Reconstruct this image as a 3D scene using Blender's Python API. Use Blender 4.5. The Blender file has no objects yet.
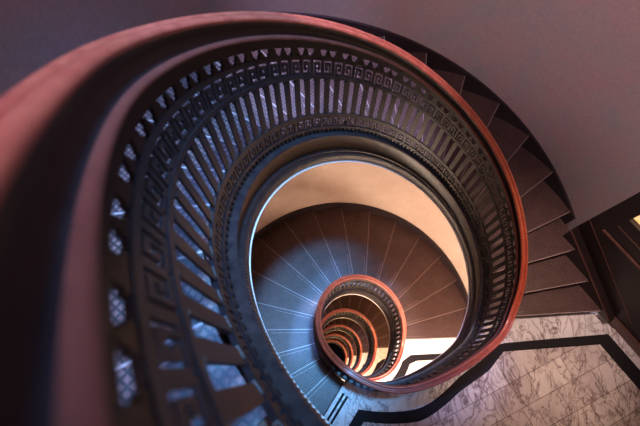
import bpy, bmesh, math, random, bisect
from mathutils import Vector, Matrix
random.seed(4)
D = math.pi / 180
C = bpy.context.scene.collection
H = 3.3                      # storey height of the lower flights
F1 = 4.5725                  # eye height above the marble landing (z = 0)
C1 = (0.7157, 0.6184); R1 = 1.0425
C2 = (0.7178, 0.4704); R2 = 0.6952
RISE = H / 18
N1, N2 = 21, 18
Z0 = N1 * RISE               # top landing
RO1, RO2 = 2.05, 2.10
P0 = Vector((2.62, 1.33)); PD = Vector((0.5545, -0.8322))   # wooden partition line

# ------------------------------------------------------------------ materials
def newmat(name, base=(.5, .5, .5), rough=.5, metal=0.0, spec=.5, coat=0.0):
    m = bpy.data.materials.new(name); m.use_nodes = True
    b = m.node_tree.nodes['Principled BSDF']
    b.inputs['Base Color'].default_value = (*base, 1); b.inputs['Roughness'].default_value = rough
    b.inputs['Metallic'].default_value = metal; b.inputs['Specular IOR Level'].default_value = spec
    b.inputs['Coat Weight'].default_value = coat
    return m, m.node_tree, b
def ramp(nt, fac, stops):
    r = nt.nodes.new('ShaderNodeValToRGB'); e = r.color_ramp.elements
    while len(e) < len(stops): e.new(.5)
    for el, (p, c) in zip(e, stops): el.position = p; el.color = (*c, 1)
    nt.links.new(fac, r.inputs['Fac']); return r.outputs['Color']
def noise(nt, scale, detail=4, rough=.6, vec=None, dist=0):
    n = nt.nodes.new('ShaderNodeTexNoise'); n.inputs['Scale'].default_value = scale
    n.inputs['Detail'].default_value = detail; n.inputs['Roughness'].default_value = rough
    n.inputs['Distortion'].default_value = dist
    if vec is None:
        g = nt.nodes.new('ShaderNodeNewGeometry'); vec = g.outputs['Position']
    nt.links.new(vec, n.inputs['Vector']); return n.outputs['Fac']
def mix(nt, a, b, f, mode='MULTIPLY'):
    m = nt.nodes.new('ShaderNodeMix'); m.data_type = 'RGBA'; m.blend_type = mode
    for s, v in (('A', a), ('B', b)):
        i = [q for q in m.inputs if q.name == s and q.type == 'RGBA'][0]
        if isinstance(v, tuple): i.default_value = (*v, 1)
        else: nt.links.new(v, i)
    if isinstance(f, (int, float)): m.inputs['Factor'].default_value = f
    else: nt.links.new(f, m.inputs['Factor'])
    return [o for o in m.outputs if o.type == 'RGBA'][0]
def bump(nt, b, h, dist, strength=1.0):
    n = nt.nodes.new('ShaderNodeBump'); n.inputs['Distance'].default_value = dist; n.inputs['Strength'].default_value = strength
    nt.links.new(h, n.inputs['Height']); nt.links.new(n.outputs['Normal'], b.inputs['Normal'])

def m_plaster(name, c1, c2, c3):
    m, nt, b = newmat(name, rough=.85, spec=.2)
    col = ramp(nt, noise(nt, 2.6, 6, .65), [(.3, c1), (.52, c2), (.72, c3)])
    nt.links.new(mix(nt, col, ramp(nt, noise(nt, 45, 3), [(.3, (.86, .84, .86)), (.7, (1, 1, 1))]), 1.0), b.inputs['Base Color'])
    bump(nt, b, noise(nt, 30, 4), .004, .4)
    return m
M_wall = m_plaster('mottled_plaster', (.51, .315, .335), (.46, .35, .36), (.37, .35, .36))
M_lamplit_cream = m_plaster('lamplit_cream_plaster', (.55, .42, .34), (.59, .46, .38), (.64, .50, .42))  # same plaster as the upper wall; warm lamplight put into a paler tint
M_white, _, _ = newmat('white_paint', (.85, .80, .78), .5)

def m_wood(name, c1, c2, rough, coat):
    m, nt, b = newmat(name, rough=rough, coat=coat); b.inputs['Coat Roughness'].default_value = .18
    n1 = noise(nt, 14, 6, .7); n2 = noise(nt, 160, 3, .7)
    nt.links.new(mix(nt, ramp(nt, n1, [(.3, c1), (.7, c2)]), ramp(nt, n2, [(.35, (.6, .55, .55)), (.6, (1, 1, 1))]), .7), b.inputs['Base Color'])
    bump(nt, b, n2, .0015, .5)
    return m
M_rail = m_wood('varnished_red_wood', (.27, .034, .020), (.45, .090, .045), .36, .3)
M_bead = m_wood('dark_red_moulding', (.10, .020, .014), (.15, .035, .024), .5, 0)
M_dwood = m_wood('dark_stained_wood', (.012, .007, .008), (.022, .012, .012), .4, .1)
M_mould = m_wood('red_brown_moulding', (.09, .034, .028), (.12, .046, .038), .3, .3)

M_iron, nt, b = newmat('dark_bronze_iron', (.05, .038, .045), .45, .1, .35)
nt.links.new(ramp(nt, noise(nt, 30, 4), [(.35, (.007, .0055, .008)), (.7, (.016, .012, .014))]), b.inputs['Base Color'])
bump(nt, b, noise(nt, 120, 3), .001, .5)
M_string, nt, b = newmat('brown_cast_iron', (.1, .07, .07), .42, .2)
nt.links.new(ramp(nt, noise(nt, 22, 5), [(.35, (.016, .011, .013)), (.7, (.045, .031, .031))]), b.inputs['Base Color'])
bump(nt, b, noise(nt, 90, 3), .0015, .5)

# treads: pressed metal grid of small squares with a rubbed, speckled surface
M_tread, nt, b = newmat('studded_tread_plate', rough=.42, spec=.5)
g = nt.nodes.new('ShaderNodeNewGeometry')
mp = nt.nodes.new('ShaderNodeMapping'); mp.inputs['Rotation'].default_value = (0, 0, 38 * D)
nt.links.new(g.outputs['Position'], mp.inputs['Vector'])
br = nt.nodes.new('ShaderNodeTexBrick'); br.offset = 0
for k, v in (('Scale', 1), ('Mortar Size', .0036), ('Mortar Smooth', .2), ('Brick Width', .020), ('Row Height', .020)): br.inputs[k].default_value = v
br.inputs['Color1'].default_value = (1, 1, 1, 1); br.inputs['Color2'].default_value = (.82, .82, .82, 1); br.inputs['Mortar'].default_value = (.1, .1, .1, 1)
nt.links.new(mp.outputs['Vector'], br.inputs['Vector'])
base = ramp(nt, noise(nt, 9, 6, .7), [(.3, (.12, .048, .044)), (.7, (.21, .10, .088))])
spk = ramp(nt, noise(nt, 120, 4, .8), [(.40, (.35, .3, .32)), (.60, (1.0, 1.0, 1.0))])
nt.links.new(mix(nt, mix(nt, base, spk, .8), br.outputs['Color'], 1.0), b.inputs['Base Color'])
bump(nt, b, br.outputs['Color'], .002, .6)
M_riser, _, _ = newmat('riser_metal', (.022, .014, .015), .5)
M_nose, _, _ = newmat('worn_metal_nosing', (.32, .24, .23), .4, .3)
M_skirt, _, _ = newmat('dark_skirting', (.022, .013, .016), .4)

def m_marble(name, tint):
    m, nt, b = newmat(name, rough=.32, spec=.5)
    g = nt.nodes.new('ShaderNodeNewGeometry')
    # dark thin veins from distorted noise ridges
    def veins(sc, w, seed, dist):
        mp = nt.nodes.new('ShaderNodeMapping'); mp.inputs['Location'].default_value = (seed, seed * 2, 0)
        mp.inputs['Rotation'].default_value = (0, 0, seed); mp.inputs['Scale'].default_value = (1, .55, 1)
        nt.links.new(g.outputs['Position'], mp.inputs['Vector'])
        n = noise(nt, sc, 5, .6, mp.outputs['Vector'], dist)
        a = nt.nodes.new('ShaderNodeMath'); a.operation = 'SUBTRACT'; a.inputs[1].default_value = .5; nt.links.new(n, a.inputs[0])
        c = nt.nodes.new('ShaderNodeMath'); c.operation = 'ABSOLUTE'; nt.links.new(a.outputs[0], c.inputs[0])
        return ramp(nt, c.outputs[0], [(0, (.22, .16, .17)), (w, (.62, .56, .56)), (w * 3.2, (1, 1, 1))])
    base = ramp(nt, noise(nt, 3.2, 5), [(.3, tuple(t * .78 for t in tint)), (.65, tint)])
    mask = ramp(nt, noise(nt, 2.1, 3), [(.40, (0, 0, 0)), (.56, (1, 1, 1))])
    col = mix(nt, base, veins(2.6, .007, 1.3, 1.4), .9)
    v2 = mix(nt, (1., 1., 1.), veins(7.0, .016, 4.1, 1.0), mask)
    return m, nt, b, mix(nt, col, v2, .85), g
M_marble, nt, b, col, g = m_marble('veined_marble_tiles', (.66, .56, .53))
mp = nt.nodes.new('ShaderNodeMapping'); mp.inputs['Rotation'].default_value = (0, 0, -24.5 * D); mp.inputs['Location'].default_value = (-.24, -.04, 0)
nt.links.new(g.outputs['Position'], mp.inputs['Vector'])
br = nt.nodes.new('ShaderNodeTexBrick'); br.offset = .5
for k, v in (('Scale', 1), ('Mortar Size', .0028), ('Mortar Smooth', .1), ('Brick Width', .43), ('Row Height', .25), ('Bias', 0)): br.inputs[k].default_value = v
br.inputs['Color1'].default_value = (1, 1, 1, 1); br.inputs['Color2'].default_value = (.70, .66, .68, 1); br.inputs['Mortar'].default_value = (.17, .12, .12, 1)
nt.links.new(mp.outputs['Vector'], br.inputs['Vector'])
nt.links.new(mix(nt, col, br.outputs['Color'], 1.0), b.inputs['Base Color'])
M_marble_overlit, nt, b, col, g = m_marble('overlit_marble', (.92, .88, .84))  # same marble; strong light on the lower landings put into a paler colour
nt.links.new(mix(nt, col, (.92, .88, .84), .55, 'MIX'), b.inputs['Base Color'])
M_marble2, nt, b, col, g = m_marble('veined_marble_margin', (.64, .58, .58))
nt.links.new(col, b.inputs['Base Color'])
M_band, _, _ = newmat('black_stone_inlay', (.012, .009, .011), .7, 0, .12)
M_glass, nt, b = newmat('lit_amber_glass', (.8, .45, .15), .3)
nt.links.new(ramp(nt, noise(nt, 9, 3), [(.3, (1, .42, .10)), (.6, (1, .75, .38))]), b.inputs['Emission Color'])
b.inputs['Emission Strength'].default_value = 1.1

# ------------------------------------------------------------------ mesh helpers
def link(name, verts, faces, mat, parent=None, smooth=False):
    me = bpy.data.meshes.new(name); me.from_pydata([tuple(v) for v in verts], [], faces); me.materials.append(mat)
    bm = bmesh.new(); bm.from_mesh(me); bmesh.ops.recalc_face_normals(bm, faces=bm.faces); bm.to_mesh(me); bm.free()
    if smooth:
        for p in me.polygons: p.use_smooth = True
        me.set_sharp_from_angle(angle=50 * D)
    o = bpy.data.objects.new(name, me); C.objects.link(o)
    if parent:
        o.parent = parent; o.matrix_parent_inverse = Matrix.Translation(-parent.location)
    return o
def empty(name, loc, label, cat, group=None):
    o = bpy.data.objects.new(name, None); o.empty_display_size = .1; o.location = loc; C.objects.link(o)
    o['label'] = label; o['category'] = cat
    if group: o['group'] = group
    return o
def structure(o, label=None, cat=None):
    o['kind'] = 'structure'
    if label: o['label'] = label
    if cat: o['category'] = cat
    return o
def prism(poly, z0, z1):
    """poly: list of (x,y); z0,z1: numbers or per-vertex lists (bottom, top)"""
    n = len(poly)
    zb = z0 if isinstance(z0, (list, tuple)) else [z0] * n
    zt = z1 if isinstance(z1, (list, tuple)) else [z1] * n
    v = [(x, y, z) for (x, y), z in zip(poly, zb)] + [(x, y, z) for (x, y), z in zip(poly, zt)]
    f = [tuple(range(n))[::-1], tuple(range(n, 2 * n))]
    for i in range(n): f.append((i, (i + 1) % n, n + (i + 1) % n, n + i))
    return v, f
class Bag:
    def __init__(s): s.v = []; s.f = []
    def add(s, v, f):
        k = len(s.v); s.v += [tuple(p) for p in v]; s.f += [tuple(k + i for i in q) for q in f]
    def build(s, name, mat, parent=None, smooth=False): return link(name, s.v, s.f, mat, parent, smooth)
def pol(c, r, a): return (c[0] + r * math.cos(a * D), c[1] + r * math.sin(a * D))

# ------------------------------------------------------------------ paths of the balustrades
def zr1(phi):      # rail height above z=0 on the upper flight (phi in degrees, falling)
    t = (-133.5 - phi) / 236.1
    z = F1 - (0.3733 + 3.3 - 3.838 * (1 - t))
    T = [(-133, .112), (-141, .112), (-150, .092), (-157, .080), (-163, .062), (-170, .050), (-184, .036), (-195, .026), (-210, .012), (-223, 0), (-239, -.014), (-257, -.028), (-300, -.008), (-330, 0), (-400, 0)]
    for (a, u), (b, w) in zip(T, T[1:]):
        if b <= phi <= a: z -= u + (w - u) * (a - phi) / (a - b); break
    else: z -= .12 if phi > -133 else 0
    return max(z, .90)
def smoothpath(pts, n):
    out = []
    P = [Vector(p) for p in pts]
    P = [P[0] * 2 - P[1]] + P + [P[-1] * 2 - P[-2]]
    for i in range(1, len(P) - 2):
        for k in range(n):
            t = k / n; a, b, c, d = P[i - 1:i + 3]
            out.append(.5 * ((2 * b) + (c - a) * t + (2 * a - 5 * b + 4 * c - d) * t * t + (3 * b - a - 3 * c + d) * t ** 3))
    out.append(P[-2]); return out
class Path:
    def __init__(s, pts):
        # smooth the heights a little (eased kinks), keep plan
        s.p = [Vector(p) for p in pts]
        for _ in range(6):
            z = [p.z for p in s.p]
            for i in range(1, len(z) - 1): s.p[i].z = (z[i - 1] + 2 * z[i] + z[i + 1]) / 4
        s.s = [0]
        for a, b in zip(s.p, s.p[1:]): s.s.append(s.s[-1] + (b.xy - a.xy).length)
        s.L = s.s[-1]
    def at(s, t):
        """point and outward (away from the well) unit normal at plan length t; the path runs clockwise"""
        import bisect
        i = min(max(bisect.bisect_right(s.s, t) - 1, 0), len(s.p) - 2)
        a, b = s.p[i], s.p[i + 1]; u = (t - s.s[i]) / (s.s[i + 1] - s.s[i])
        def tan(j):
            j0, j1 = max(j - 1, 0), min(j + 1, len(s.p) - 1); return (s.p[j1].xy - s.p[j0].xy).normalized()
        T = tan(i).lerp(tan(i + 1), u).normalized()
        return a.lerp(b, u), Vector((-T.y, T.x))
def rail_r2(phi):   # plan of the narrow well: round, a little flattened on its landing side
    c = max(math.cos(phi * D + 1.766), 0); d = .996 * R2
    return (R2 ** -6.6 + (c / d) ** 6.6) ** (-1 / 6.6)
LAND = [(1.715, .43), (1.645, .305), (1.535, .20), (1.334, .062), (1.10, -.058), (.859, -.142), (.643, -.165), (.44, -.112), (.27, -.018), (.150, .094)]
class Path:
    def __init__(s, pts):
        s.p = [Vector(p) for p in pts]; s.s = [0]
        for a, b in zip(s.p, s.p[1:]): s.s.append(s.s[-1] + (b.xy - a.xy).length)
        s.L = s.s[-1]
    def at(s, t):
        """point and outward (away from the well) unit normal at plan length t; the path runs clockwise"""
        i = min(max(bisect.bisect_right(s.s, t) - 1, 0), len(s.p) - 2)
        a, b = s.p[i], s.p[i + 1]; u = (t - s.s[i]) / (s.s[i + 1] - s.s[i])
        def tan(j):
            j0, j1 = max(j - 1, 0), min(j + 1, len(s.p) - 1); return (s.p[j1].xy - s.p[j0].xy).normalized()
        T = tan(i).lerp(tan(i + 1), u).normalized()
        return a.lerp(b, u), Vector((-T.y, T.x))
def rail_r2(phi):   # plan of the narrow well: round, a little flattened on its landing side
    c = max(math.cos(phi * D + 1.766), 0); d = .996 * R2
    return (R2 ** -6.6 + (c / d) ** 6.6) ** (-1 / 6.6)
def one_rail():
    """the whole rail line from the top landing to the bottom, evenly spaced and eased; cut into one piece per storey"""
    pts = [pol(C1, R1, a) + (zr1(min(a, -133.5)),) for a in [-100 - 2 * i for i in range(0, 131)]]    # -100 ... -360
    z0 = pts[-1][2]; q = Vector(pts[-1][:2])
    for p in smoothpath(LAND, 6):
        z0 -= .87 * (p - q).length; q = p; pts.append((p.x, p.y, max(.90, z0)))
    a = -150; cuts = [len(pts) - 1]
    while a > -495 - 360 * 4:
        k = int((-a - 135) // 360); aa = a + 360 * k       # aa in (-495, -135]
        t = min(max((-134.9 - aa) / 234.7, 0), 1)
        pts.append(pol(C2, rail_r2(aa), aa) + (.90 - (k + t) * H,))
        if (a + 150) % 360 == 0 and a < -200: cuts.append(len(pts) - 1)
        a -= 2
    raw = Path(pts); n = int(raw.L / .02); P = [raw.at(raw.L * i / n)[0] for i in range(n + 1)]
    for it in range(30):
        Q = [p.copy() for p in P]
        for i in range(1, len(P) - 1):
            P[i].z = (Q[i - 1].z + 2 * Q[i].z + Q[i + 1].z) / 4
            if it < 22: P[i].xy = (Q[i - 1].xy + 2 * Q[i].xy + Q[i + 1].xy) / 4
    idx = [0] + [round(raw.s[c] / raw.L * n) for c in cuts] + [n]
    return [P[max(i - 0, 0):j + 1] for i, j in zip(idx, idx[1:])]

RAILP = [(-.030, .000), (-.028, -.010), (-.021, -.015), (-.013, -.015), (-.008, -.009), (-.005, .000), (.001, .000), (.005, -.009), (.011, -.015), (.020, -.015), (.027, -.010), (.030, .000),
         (.028, .008), (.020, .014), (-.020, .014), (-.028, .008)]
RAILP = [(u, v * .9 + .002) for u, v in RAILP]
COVEP = [(-.018, .010), (.018, .010), (.010, .022), (.008, .050), (.013, .068), (.019, .078), (-.019, .078), (-.013, .068), (-.008, .050), (-.010, .026)]
BEADP = [(-.021, .076), (.021, .076), (.0275, .080), (.030, .088), (.0275, .095), (.018, .099), (-.018, .099), (-.0275, .095), (-.030, .088), (-.0275, .080)]
def sweep(path, prof, name, mat, parent, ds=.03, t0=0, t1=None, smooth=True, fn=None):
    t1 = path.L if t1 is None else t1
    n = max(2, int((t1 - t0) / ds)); v = []; f = []; m = len(prof)
    for i in range(n + 1):
        t = t0 + (t1 - t0) * i / n; p, nn = path.at(t)
        for j, (u, w) in enumerate(prof):
            if fn: u, w = fn(u, w, t, j)
            q = p.xy - nn * u                       # u > 0 : towards the well
            v.append((q.x, q.y, p.z - w))
    for i in range(n):
        for j in range(m):
            f.append((i * m + j, i * m + (j + 1) % m, (i + 1) * m + (j + 1) % m, (i + 1) * m + j))
    f.append(tuple(range(m))); f.append(tuple(n * m + j for j in range(m))[::-1])
    return link(name, v, f, mat, parent, smooth)
def cellbox(bag, path, s0, s1, v0, v1, th, u0=0):
    a, na = path.at(s0); b, nb = path.at(s1); v = []
    for (p, nn) in ((a, na), (b, nb)):
        for u in (u0 - th / 2, u0 + th / 2):
            q = p.xy - nn * u
            for w in (v0, v1): v.append((q.x, q.y, p.z - w))
    bag.add(v, [(0, 1, 3, 2), (4, 6, 7, 5), (0, 4, 5, 1), (2, 3, 7, 6), (0, 2, 6, 4), (1, 5, 7, 3)])
KEY = ["#......##......#",
       "#.####.##.####.#",
       "#.#..#.##.#..#.#",
       "#.#.##.##.##.#.#",
       "#.#....##....#.#",
       "#.######.#######"]
def keyband(bag, path, bay, n, v0, v1, th, flip=False):
    rows = KEY[::-1] if flip else KEY
    h = (v1 - v0) / len(rows); cw = bay / 8
    for k in range(n // 2 + 1):
        for r, row in enumerate(rows):
            c = 0
            while c < 16:
                if row[c] == '#':
                    e = c
                    while e < 16 and row[e] == '#': e += 1
                    s0 = (k * 16 + c) * cw; s1 = min((k * 16 + e) * cw, path.L)
                    if s0 < path.L: cellbox(bag, path, s0, s1, v0 + r * h - .001, v0 + (r + 1) * h + .001, th)
                    c = e
                else: c += 1
def scallops(bag, path, bay, n, vtop, vbase, th, up=True):
    for k in range(n):
        s0 = k * bay; big = k % 2 == 0
        w = bay * (.40 if big else .30); cx = s0 + bay / 2
        m = 7; prev = None
        for i in range(m + 1):
            x = -1 + 2 * i / m; hgt = math.sqrt(max(0, 1 - x * x)) if big else (1 - abs(x))
            cur = (cx + x * w, hgt)
            if prev and cur[0] < path.L:
                hh = (prev[1] + cur[1]) / 2
                cellbox(bag, path, prev[0], cur[0], vbase - (vbase - vtop) * max(hh, .05), vbase, th)
            prev = cur
def collar_baluster(bay):
    """one flat iron bar, local x along the rail, y across, z up, origin at rail centre"""
    b = Bag()
    def bx(w, d, z0, z1):
        x, y = w / 2, d / 2
        b.add([(-x, -y, z0), (x, -y, z0), (x, y, z0), (-x, y, z0), (-x, -y, z1), (x, -y, z1), (x, y, z1), (-x, y, z1)],
              [(0, 3, 2, 1), (4, 5, 6, 7), (0, 1, 5, 4), (1, 2, 6, 5), (2, 3, 7, 6), (3, 0, 4, 7)])
    w = bay * .50
    bx(w, .0065, -.70, -.34)
    bx(w + .006, .012, -.368, -.356); bx(w + .006, .012, -.68, -.668)
    me = bpy.data.meshes.new('baluster')
    me.from_pydata(b.v, [], b.f); me.materials.append(M_iron)
    return me

def balustrade(pts, k, label, detail=True, bay=.0705):
    path = Path(pts); n = int(path.L / bay)
    n = min(n, 98); bay = path.L / n
    root = empty('balustrade', tuple(path.p[0].xy) + (path.p[0].z - .9,), label, 'balustrade', 'balustrade rings winding down the stair well')
    sweep(path, RAILP, 'handrail', M_rail, root, ds=.03)
    sweep(path, BEADP, 'rail_moulding', M_bead, root, ds=.03)
    sweep(path, COVEP, 'rail_core', M_iron, root, ds=.03)
    sweep(path, [(-.018, .094), (.018, .094), (.018, .100), (.007, .104), (.007, .152), (-.007, .152), (-.007, .104), (-.018, .100)], 'under_rail', M_iron, root, ds=.04, smooth=False)
    fr = Bag()
    if detail:
        scallops(fr, path, bay, n, .149, .203, .008)
        keyband(fr, path, bay, n, .225, .335, .007)
    for a, c, th in ((.20, .226, .012), (.333, .358, .014)):
        m = int(path.L / .035)
        for i in range(m): cellbox(fr, path, path.L * i / m, path.L * (i + 1) / m, a, c, th)
    if not detail:
        for i in range(n): cellbox(fr, path, (i + .2) * bay, (i + .8) * bay, .11, .335, .022)
    fr.build('upper_frieze', M_iron, root)
    fr = Bag()
    if detail:
        keyband(fr, path, bay, n, .700, .810, .007, True)
        for i in range(n * 2): cellbox(fr, path, (i + .2) * bay / 2, (i + .72) * bay / 2, .83, .88, .02)
    else:
        for i in range(n): cellbox(fr, path, (i + .15) * bay, (i + .75) * bay, .69, .89, .024)
    for a, c, th in ((.672, .702, .014), (.808, .834, .016)):
        m = int(path.L / .035)
        for i in range(m): cellbox(fr, path, path.L * i / m, path.L * (i + 1) / m, a, c, th)
    fr.build('lower_frieze', M_iron, root)
    me = collar_baluster(bay)
    for i in range(n):
        p, nn = path.at((i + .5) * bay)
        o = bpy.data.objects.new('baluster', me); C.objects.link(o); o.parent = root
        o.matrix_parent_inverse = Matrix.Translation(-root.location)
        o.location = p; o.rotation_euler = (0, 0, math.atan2(nn.y, nn.x) - math.pi / 2)
    # stringer: moulded fascia that closes the step ends
    SP = [(.030, .875), (.038, .885), (.036, .900), (.022, .912), (.018, .930), (-.004, .940), (-.006, 1.10), (.006, 1.115), (.016, 1.125), (.014, 1.14), (.0, 1.15),
          (.0, 1.27), (-.06, 1.27), (-.06, .875)]
    sweep(path, SP, 'stringer', M_string, root, ds=.03)
    prof = [(.004 + .022 * math.cos(a * D), 1.212 - .064 * math.sin(a * D)) for a in range(-90, 91, 18)]
    def rope(u, w, t, j): 
        q = .0022 * math.sin(2 * math.pi * (t / .017 + w * 9))
        return (u + q, w)
    sweep(path, prof, 'rope_moulding', M_string, root, ds=.0045 if k == 1 else .03, fn=rope if k == 1 else None)
    sweep(path, [(.018, 1.278), (.024, 1.286), (.018, 1.300), (-.06, 1.300), (-.06, 1.270), (.0, 1.270)], 'plaster_bead', M_white, root, ds=.03)
    return path

RL = one_rail()
path1 = balustrade(RL[0], 1, 'nearest balustrade with red wooden handrail sweeping from the left edge down to the marble landing', True)
path2 = balustrade(RL[1], 2, 'smaller ring of balustrade with copper red handrail starting at the upper marble landing', True)
path3 = balustrade(RL[2], 3, 'orange lit ring of balustrade seen inside the copper red ring', True, .078)
path4 = balustrade(RL[3], 4, 'fourth balustrade ring down, inside the orange lit one', False, .085)
path5 = balustrade(RL[4], 5, 'fifth balustrade ring down, just around the innermost one', False, .09)
path6 = balustrade(RL[5], 6, 'innermost and smallest balustrade ring at the bottom of the well', False, .09)

# ------------------------------------------------------------------ flights of steps
def planeR(phi):     # distance from C1 to the partition line along phi
    d = Vector((math.cos(phi * D), math.sin(phi * D))); n = Vector((-PD.y, PD.x)); n = n if n.dot(P0 - Vector(C1)) > 0 else -n
    return (P0 - Vector(C1)).dot(n) / d.dot(n)
def edge1(j):
    """(inner point, outer point) of the nosing below which step j+1 of the upper flight lies"""
    A = {17: (-335.2, -335.2), 18: (-345.4, -345.2), 19: (-357.6, -354.0), 20: (-367.0, -361.4)}
    if j in A: ai, ao = A[j]
    else: ai = ao = -139.7 - 11.5 * j
    a = (ao + 720) % 360
    ro = planeR(ao) - .10 if (a < 20 or a > 300) else RO1 + .03
    ri = R1 + .03
    if j == 20: ri = 1.045
    return ai, ri, ao, ro
def edge2(j):
    a = -124.5 - 13.75 * j
    return a, R2 + .03, a, RO2 + .02
def flight(k, c, edge, n, ztop, rout, label, skirt_to):
    a0 = edge(0)
    root = empty('stair_flight', pol(c, a0[1], a0[0]) + (ztop - n * RISE,), label, 'stairs', 'flights of steps winding around the well')
    def arc(e0, e1, which, m=5):
        out = []
        for i in range(m + 1):
            t = i / m; a = e0[which] * (1 - t) + e1[which] * t; r = e0[which + 1] * (1 - t) + e1[which + 1] * t
            if which == 0 and not (k == 1 and max(abs(e0[0]), abs(e1[0])) > 350): r = e0[1]
            out.append(pol(c, r, a))
        return out
    for j in range(n):
        e = edge(j); zt = ztop - j * RISE
        pi, po = Vector(pol(c, e[1], e[0])), Vector(pol(c, e[3], e[2]))
        d = (po - pi).normalized(); fw = Vector((d.y, -d.x))      # walking-down direction (clockwise)
        # riser under this nosing
        q = [pi - fw * .03, po - fw * .03, po - fw * .012, pi - fw * .012]
        v, f = prism([tuple(x) for x in q], zt - RISE - .02, zt - .035)
        link('riser', v, f, M_riser, root)
        if j < n - 1:
            e2 = edge(j + 1)
            e1b = (e[0] + 1.6, e[1], e[2] + .9, e[3])             # runs back under the step above
            poly = arc(e1b, e2, 0) + arc(e1b, e2, 2)[::-1]
            z1 = zt - RISE
            v, f = prism(poly, z1 - .035, z1)
            tr = link('tread', v, f, M_tread, root)
            e3 = edge(j + 1); pi2, po2 = Vector(pol(c, e3[1], e3[0])), Vector(pol(c, e3[3] - .05, e3[2]))
            d2 = (po2 - pi2).normalized(); f2 = Vector((d2.y, -d2.x))
            b = Bag()
            for o0, o1, lift, ins, w1 in ((-.003, .003, .0025, 0, 0), (-.040, -.0375, .001, .08, .8)):
                A = pi2 + d2 * ins; B = po2 - d2 * (w1 if w1 else 0)
                q = [A + f2 * o0, B + f2 * o0, B + f2 * o1, A + f2 * o1]
                v, f = prism([tuple(x) for x in q], z1 - (.036 if ins == 0 else .001), z1 + lift)
                b.add(v, f)
            b.build('nosing', M_nose, tr)
    # soffit: curved plaster underside
    b = Bag(); m = n * 3
    for i in range(m):
        quad = []
        for t in (i / m, (i + 1) / m):
            jf = t * n
            j0 = min(int(jf), n - 1); u = jf - j0
            ea, eb = edge(j0), edge(min(j0 + 1, n - 1)) if j0 + 1 < n else (edge(j0)[0] - 11, edge(j0)[1], edge(j0)[2] - 8, edge(j0)[3])
            if j0 + 1 >= n: u *= .6
            ai = ea[0] * (1 - u) + eb[0] * u; ao = ea[2] * (1 - u) + eb[2] * u
            ri = ea[1] * (1 - u) + eb[1] * u + .02; ro = ea[3] * (1 - u) + eb[3] * u
            z = ztop - t * n * RISE - .40
            quad.append((pol(c, ri, ai), pol(c, ro, ao), z))
        (i0, o0, z0), (i1, o1, z1) = quad
        v = [i0 + (z0,), o0 + (z0,), o1 + (z1,), i1 + (z1,), i0 + (z0 + .17,), o0 + (z0 + .17,), o1 + (z1 + .17,), i1 + (z1 + .17,)]
        b.add(v, [(0, 3, 2, 1), (4, 5, 6, 7), (0, 1, 5, 4), (1, 2, 6, 5), (2, 3, 7, 6), (3, 0, 4, 7)])
    b.build('soffit', M_lamplit_cream, root)
    # skirting board along the wall
    b = Bag(); a = edge(0)[2] + 5; end = skirt_to; prev = None; st = (a - end) / 70
    tot = (edge(n - 1)[2] - edge(0)[2])
    for i in range(71):
        aa = a - st * i; t = (aa - edge(0)[2]) / tot * (n - 1)
        z = ztop - t * RISE
        cur = (pol(c, rout, aa), pol(c, rout - .028, aa), z)
        if prev:
            v = []
            for (o, ii, z) in (prev, cur): v += [o + (z - .33,), ii + (z - .33,), ii + (z + .13,), o + (z + .13,)]
            b.add(v, [(0, 1, 2, 3), (7, 6, 5, 4), (0, 4, 5, 1), (1, 5, 6, 2), (2, 6, 7, 3), (3, 7, 4, 0)])
        prev = cur
    b.build('skirting', M_skirt, root)
    return root
flight(1, C1, edge1, N1, Z0, RO1 + .005, 'dark steps curving behind the nearest balustrade down to the marble landing', -337.5)
fl = ['blue and red lit steps fanning around the copper red ring', 'brown lit steps seen inside the copper red ring',
      'steps glimpsed inside the orange lit ring', 'dim steps around the fifth balustrade ring', 'dim steps at the bottom around the innermost ring']
for k in range(2, 7): flight(k, C2, edge2, N2, -(k - 2) * H, RO2 + .01, fl[k - 2], -362)

# ------------------------------------------------------------------ landings
def along(path, t0, t1, off, step=.06):
    n = max(2, int(abs(t1 - t0) / step)); out = []
    for i in range(n + 1):
        p, nn = path.at(t0 + (t1 - t0) * i / n); q = p.xy + nn * off; out.append((q.x, q.y))
    return out
def nearest(path, xy):
    best = min(range(len(path.p)), key=lambda i: (path.p[i].xy - Vector(xy)).length); return path.s[best]
# first landing (z = 0): follows the long curve of the well
e20 = edge1(20); A_in = pol(C1, e20[1], e20[0]); A_out = pol(C1, e20[3], e20[2])
tA = path1.s[min(range(100, len(path1.p)), key=lambda i: (path1.p[i].xy - Vector(A_in)).length)]
well1 = along(path1, tA, path1.L, .03) + []
well1 += along(path2, 0.02, nearest(path2, pol(C2, R2, -160)), .03)[1:]
e0 = [pol(C2, R2 + .03, -124.5), pol(C2, RO2 + .03, -124.5)]
# the landing ends at the top nosing of the next flight
w = [p for p in well1 if not (math.atan2(p[1] - C2[1], p[0] - C2[0]) / D % 360 < 235.5 and math.atan2(p[1] - C2[1], p[0] - C2[0]) / D % 360 > 100)]
Pe = lambda t: (P0.x + PD.x * t, P0.y + PD.y * t)
poly1 = [tuple(A_in)] + w + e0 + [(-.9, -1.27), (-.9, -2.8), Pe(4.89), Pe(1.2), tuple(A_out)]
v, f = prism(poly1, -.06, 0); structure(link('floor', v, f, M_marble), 'pale veined marble landing floor with diagonal tiles', 'floor')
v, f = prism(poly1, -.40, -.06); structure(link('ceiling', v, f, M_lamplit_cream), 'plaster underside of the marble landing', 'ceiling')
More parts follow.
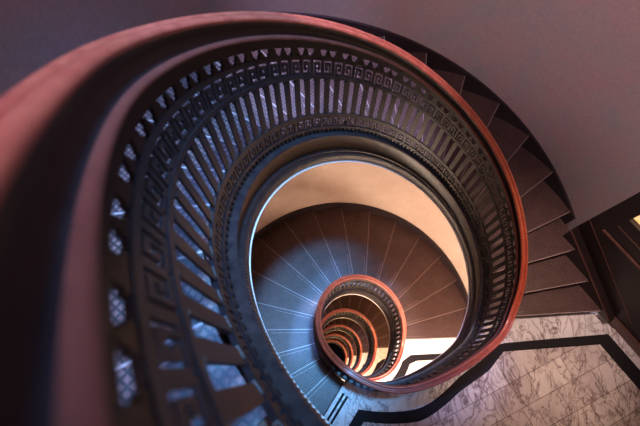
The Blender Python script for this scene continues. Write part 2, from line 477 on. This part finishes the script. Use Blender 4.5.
# plain marble margin between well and black band, and the black inlay band
wi = [(3.141, .341), (2.60, .30), (2.004, .252), (1.915, .222), (1.80, .125), (1.66, .03), (1.495, -.075), (1.34, -.20), (1.182, -.310), (1.06, -.365), (.936, -.392), (.75, -.405), (.60, -.40), (.43, -.380)]
wo = [(3.080, .237), (2.60, .205), (1.985, .165), (1.90, .08), (1.80, -.02), (1.64, -.12), (1.475, -.221), (1.33, -.33), (1.17, -.432), (1.05, -.485), (.93, -.505), (.75, -.512), (.60, -.505), (.48, -.492)]
wi = wi[:2] + [tuple(p) for p in smoothpath(wi[2:], 4)]; wo = wo[:2] + [tuple(p) for p in smoothpath(wo[2:], 4)]
ux = Vector((-.575, -.818))
wi += [(.43 + ux.x * 1.9, -.38 + ux.y * 1.9)]; wo += [(.50 + ux.x * 1.75, -.492 + ux.y * 1.75)]
def strip(a, b, z0, z1):
    bag = Bag()
    for i in range(len(a) - 1):
        v, f = prism([a[i], a[i + 1], b[i + 1], b[i]], z0, z1); bag.add(v, f)
    return bag
bb = strip(wi, wo, -.02, .0035)
PD3 = lambda p, t: (p[0] + PD.x * t, p[1] + PD.y * t)
b2 = strip([wi[0], PD3(wi[0], 3.4)], [(3.02, .247), PD3((3.02, .247), 3.4)], -.02, .0033); bb.add(b2.v, b2.f)
structure(bb.build('trim_1', M_band), 'black stone band inlaid in the marble landing', 'floor inlay')
margin = [tuple(A_in)] + w + [e0[0], pol(C2, RO2 - .05, -124.5)] + wi[::-1] + [PD3(wi[0], 3.4), Pe(4.6), Pe(1.2), tuple(A_out)]
v, f = prism(margin, -.02, .002); structure(link('trim_2', v, f, M_marble2), 'plain marble margin around the tiled landing', 'floor margin')
bag = Bag()
n2 = Vector((.79, -.61)).normalized()
for off in (.03, .075):
    A = Vector(pol(C2, R2 + .13, -124.5)) ; B = Vector(pol(C2, RO2 - .12, -124.5)); nn = Vector((-(B - A).y, (B - A).x)).normalized()
    nn = nn if nn.x > 0 else -nn
    q = [A + nn * off, B + nn * off, B + nn * (off + .024), A + nn * (off + .024)]
    v, f = prism([tuple(x) for x in q], -.01, .004); bag.add(v, f)
structure(bag.build('trim_3', M_band), 'two dark grip strips at the head of the lower steps', 'grip strip')
A = Vector(pol(C2, R2 + .03, -124.5)); B = Vector(pol(C2, RO2, -124.5)); fw = Vector(((B - A).y, -(B - A).x)).normalized()
v, f = prism([tuple(A - fw * .012), tuple(B - fw * .012), tuple(B + fw * .006), tuple(A + fw * .006)], -.04, .004)
structure(link('trim_4', v, f, M_nose), 'bright metal edge of the marble landing', 'edge strip')

# lower landings
CE = [(2.85, .45), (3.45, .45)]
for k in range(2, 7):
    z = -(k - 1) * H
    a17 = -124.5 - 13.75 * 17
    arcp = [pol(C2, rail_r2(a) + .03, a) for a in [a17 - i * (360 - 233.75) / 24 for i in range(25)]]
    poly = arcp + [pol(C2, RO2 + .02, -124.5), (-.9, -1.27), (-.9, -2.8), (3.45, -2.8), (3.45, .53), pol(C2, RO2 + .02, a17)]
    v, f = prism(poly, z - .06, z); structure(link('floor', v, f, M_marble_overlit), 'marble landing floor, level %s below the tiled landing' % ['one', 'two', 'three', 'four', 'five'][k - 2], 'floor')
    v, f = prism(poly, z - .40, z - .06); structure(link('ceiling', v, f, M_lamplit_cream), 'plaster underside of the landing, level %s' % ['one', 'two', 'three', 'four', 'five'][k - 2], 'ceiling')
    inn = [(3.35, .30), (2.85, .285), (1.72, .232)] + [pol(C2, .91, a) for a in range(-22, -126, -6)]
    out = [(3.35, .19), (2.85, .18), (1.82, .13)] + [pol(C2, 1.05, a) for a in range(-22, -126, -6)]
    structure(strip(inn, out, z - .01, z + .004).build('trim_5', M_band), 'black band inlaid in a lower landing', 'floor inlay')
# ground floor of the well
v, f = prism([(-2, -2.8), (3.45, -2.8), (3.45, 3), (-2, 3)], -6 * H + .35, -6 * H + .4)
structure(link('floor', v, f, M_band), 'dark floor at the bottom of the stair well', 'floor')
# top landing (mostly behind the camera)
arcp = [pol(C1, R1 + .03, a) for a in range(-139, -29, 5)]
polyT = arcp + [(2.2, -.1), Pe(1.9), Pe(4.89), (-1.4, -2.8), pol(C1, RO1 + .03, -139.7)]
v, f = prism(polyT[::-1], Z0 - .06, Z0); structure(link('floor', v, f, M_marble), 'top landing floor beneath the viewer', 'floor')
v, f = prism(polyT[::-1], Z0 - .38, Z0 - .06); structure(link('ceiling', v, f, M_lamplit_cream), 'underside of the top landing', 'ceiling')

# ------------------------------------------------------------------ walls
def arcwall(c, r, a0, a1, z0f, z1f, n=90, th=.12):
    b = Bag(); prev = None
    for i in range(n + 1):
        a = a0 + (a1 - a0) * i / n
        cur = (pol(c, r, a), pol(c, r + th, a), z0f(a), z1f(a))
        if prev:
            v = []
            for (p, q, z0, z1) in (prev, cur): v += [p + (z0,), q + (z0,), q + (z1,), p + (z1,)]
            b.add(v, [(0, 1, 2, 3), (7, 6, 5, 4), (0, 4, 5, 1), (1, 5, 6, 2), (2, 6, 7, 3), (3, 7, 4, 0)])
        prev = cur
    return b
def z_up(a):      # level of the upper flight at angle a (20..225)
    t = (360 - a - 139.7) / 11.5; return Z0 - max(min(t, 20), 0) * RISE
WT = 8.2
b = arcwall(C1, RO1, 23, 226, lambda a: z_up(a) - .40, lambda a: WT)
q = pol(C1, RO1, 23); v, f = prism([tuple(P0), q, (q[0] + .12, q[1] + .05), (P0.x + .14, P0.y + .02)], .1, WT); b.add(v, f)
structure(b.build('wall_north', M_wall, smooth=True), 'curved mottled grey-pink plaster wall behind the upper steps', 'wall')
b = arcwall(C2, RO2 + .015, 0, 236, lambda a: -6 * H, lambda a: z_up(max(a, 20)) - .36 if a > 12 else -.35)
structure(b.build('wall_curved', M_lamplit_cream, smooth=True), 'curved plaster wall around the lower steps, tinted cream for lamplight', 'wall')
def slabwall(a, b_, z0, z1, name, mat, label, th=.12):
    a, b_ = Vector(a), Vector(b_); d = (b_ - a).normalized(); n = Vector((d.y, -d.x)) * th
    v, f = prism([tuple(a), tuple(b_), tuple(b_ + n), tuple(a + n)], z0, z1)
    return structure(link(name, v, f, mat), label, 'wall')
slabwall(Pe(5.0), (-1.4, -2.89), -.35, WT, 'wall_south', M_wall, 'plaster wall behind the landings')
slabwall((3.46, .6), (3.46, -2.9), -6 * H, -.4, 'wall_east', M_lamplit_cream, 'wall beside the lower landings, tinted cream for lamplight')
slabwall((3.46, -2.82), (-1.0, -2.82), -6 * H, -.4, 'wall_south', M_lamplit_cream, 'wall south of the lower landings, tinted cream for lamplight')
slabwall((-.92, -2.8), (-.92, -.9), -6 * H, -.4, 'wall_west', M_lamplit_cream, 'wall at the west end of the lower landings, tinted cream for lamplight')
slabwall((-1.35, -2.8), (-.93, -.95), -.4, WT, 'wall_west', M_wall, 'plaster wall at the west end of the marble landing')
slabwall(Pe(-.01), Pe(5.0), 2.95, WT, 'wall_east', M_wall, 'plaster wall above the dark wooden partition')

# ------------------------------------------------------------------ dark wooden partition with amber glazing
root = empty('wooden_partition', tuple(P0) + (0,), 'dark wooden partition with lit amber pane beside the foot of the upper steps', 'partition')
nW = Vector((PD.y, -PD.x));  nW = nW if nW.x < 0 else -nW      # towards the stairs (west)
def pbox(bag, s0, s1, z0, z1, d0, d1):
    if not isinstance(z0, tuple): z0 = (z0, z0)
    if not isinstance(z1, tuple): z1 = (z1, z1)
    A, B = P0 + PD * s0, P0 + PD * s1
    v = []
    for q, za, zb in ((A, z0[0], z1[0]), (B, z0[1], z1[1])):
        for d in (d0, d1):
            w_ = q + nW * d; v += [(w_.x, w_.y, za), (w_.x, w_.y, zb)]
    bag.add(v, [(0, 1, 3, 2), (4, 6, 7, 5), (0, 4, 5, 1), (2, 3, 7, 6), (0, 2, 6, 4), (1, 5, 7, 3)])
b = Bag(); pbox(b, 0, 4.9, -.02, 1.235, -.10, 0); pbox(b, 0, .15, 1.235, 2.9, -.10, 0); pbox(b, .15, 4.9, 2.6, 2.9, -.10, 0)
for s in (1.15, 2.25, 3.35, 4.75): pbox(b, s, s + .15, 1.235, 2.6, -.10, 0)
b.build('panel', M_dwood, root)
b = Bag(); pbox(b, .14, 4.9, .915, .926, 0, .018); pbox(b, .14, 4.9, .934, .945, 0, .024)
b.build('dado_moulding', M_mould, root)
b = Bag(); pbox(b, .17, 4.9, 1.095, 1.103, 0, .010); b.build('bead', M_mould, root)
sl = -.568
b = Bag(); pbox(b, 0, 1.0, (.10, .10), (.70, .70 + 1.0 * sl), 0, .10)
b.build('sloping_skirting', M_dwood, root)
b = Bag(); pbox(b, .0, 1.1, (.885, .885 + 1.1 * sl), (.891, .891 + 1.1 * sl), 0, .007); pbox(b, .0, .98, (.70, .70 + .98 * sl), (.705, .705 + .98 * sl), .09, .104)
b.build('skirting_cap', M_mould, root)
b = Bag(); pbox(b, .98, 4.9, -.01, .14, 0, .02); b.build('base_board', M_mould, root)
for s in (.15, 1.30, 2.40, 3.50):
    e = min(s + 1.0 if s > .2 else 1.15, 4.75)
    b = Bag()
    for (a0, a1, c0, c1) in ((s, e, 1.235, 1.255), (s, e, 2.575, 2.6), (s, s + .012, 1.255, 2.575), (e - .012, e, 1.255, 2.575)): pbox(b, a0, a1, c0, c1, -.06, .012)
    fr = b.build('glazing_frame', M_dwood, root)
    b = Bag(); pbox(b, s + .012, e - .012, 1.255, 2.575, -.045, -.035); b.build('pane', M_glass, fr)

# ------------------------------------------------------------------ lights
def area(name, loc, target, size, power, color, shape='DISK', sy=None):
    l = bpy.data.lights.new(name, 'AREA'); l.shape = shape; l.size = size; l.energy = power; l.color = color
    if sy: l.size_y = sy
    o = bpy.data.objects.new(name, l); C.objects.link(o); o.location = loc
    o.rotation_euler = (Vector(target) - Vector(loc)).to_track_quat('-Z', 'Y').to_euler(); return o
def point(name, loc, power, color, r=.08):
    l = bpy.data.lights.new(name, 'POINT'); l.energy = power; l.color = color; l.shadow_soft_size = r
    o = bpy.data.objects.new(name, l); C.objects.link(o); o.location = loc; return o
def spot(name, loc, target, power, color, cone, blend=.5, r=.2):
    l = bpy.data.lights.new(name, 'SPOT'); l.energy = power; l.color = color; l.spot_size = cone * D; l.spot_blend = blend; l.shadow_soft_size = r
    o = bpy.data.objects.new(name, l); C.objects.link(o); o.location = loc
    o.rotation_euler = (Vector(target) - Vector(loc)).to_track_quat('-Z', 'Y').to_euler(); return o
area('skylight', (.8, .75, 9.5), (.6, .6, 0), 1.6, 60, (.85, .68, .80))
spot('blue_fill_spot', (.75, .80, 9.0), (-.50, .75, -.5), 6800, (.13, .46, .95), 23, .8, .28)  # all blue spots are added, no such fixtures; they throw the blue pools
spot('blue_fill_spot', (-.75, .35, 9.0), (-.42, .28, 3.4), 1300, (.12, .36, 1.0), 12, .4, .08)
spot('blue_fill_spot', (-.25, 1.10, 9.0), (-.48, 1.10, 3.2), 3000, (.16, .36, 1.0), 15, .5, .08)
spot('blue_fill_spot', (.10, 1.95, 9.0), (.15, 1.90, 2.9), 6500, (.42, .42, .72), 15, .5, .10)
spot('blue_fill_spot', (-.20, 1.30, 7.6), (1.35, .15, -.1), 1600, (.20, .36, 1.0), 12, .8, .10)
spot('warm_fill_spot', (1.3, 1.0, 8.0), (2.25, .50, .2), 2300, (1.0, .74, .62), 22, 1.0, .3)  # added spot without a fixture; warms the marble and the last steps
spot('rail_fill_spot', (.25, .25, 7.2), (-.35, .40, 4.55), 330, (1.0, .72, .76), 24, .8, .08)  # added spot, no lamp here; brightens the near handrail
spot('wall_fill_spot', (-.25, -.75, 5.45), (2.3, 1.9, 2.6), 400, (1.0, .76, .77), 75, 1.0, .15)  # added spot, no lamp on the landing; lifts the curved wall
point('landing_lamp', (1.8, -1.0, -1.6), 500, (1.0, .78, .60), .45)
for k in (3, 4, 5, 6): point('landing_lamp', (1.8, -.9, -(k - 1) * H + 1.5), 210, (1.0, .66, .36), .15)

w_ = bpy.data.worlds.new('world'); bpy.context.scene.world = w_; w_.use_nodes = True
bg = w_.node_tree.nodes['Background']; bg.inputs['Color'].default_value = (.66, .52, .62, 1); bg.inputs['Strength'].default_value = .40

# ------------------------------------------------------------------ camera
cam = bpy.data.cameras.new('camera'); co = bpy.data.objects.new('camera', cam); C.objects.link(co)
X = Vector((0.99994565, 0, -0.01042611)); Y = Vector((-0.0036922, 0.93519595, -0.35411144)); Zv = Vector((0.00975045, 0.35413068, 0.93514512))
co.matrix_world = Matrix.Translation((0, 0, F1)) @ Matrix((X, Y, Zv)).to_4x4()
cam.sensor_width = 36; cam.lens = 412.2 / 640 * 36; cam.clip_start = .02; cam.clip_end = 100
cam.dof.use_dof = True; cam.dof.focus_distance = 3.6; cam.dof.aperture_fstop = 3.2
bpy.context.scene.camera = co
vs = bpy.context.scene.view_settings
vs.view_transform = 'Standard'; vs.look = 'None'; vs.gamma = 1; vs.exposure = 0
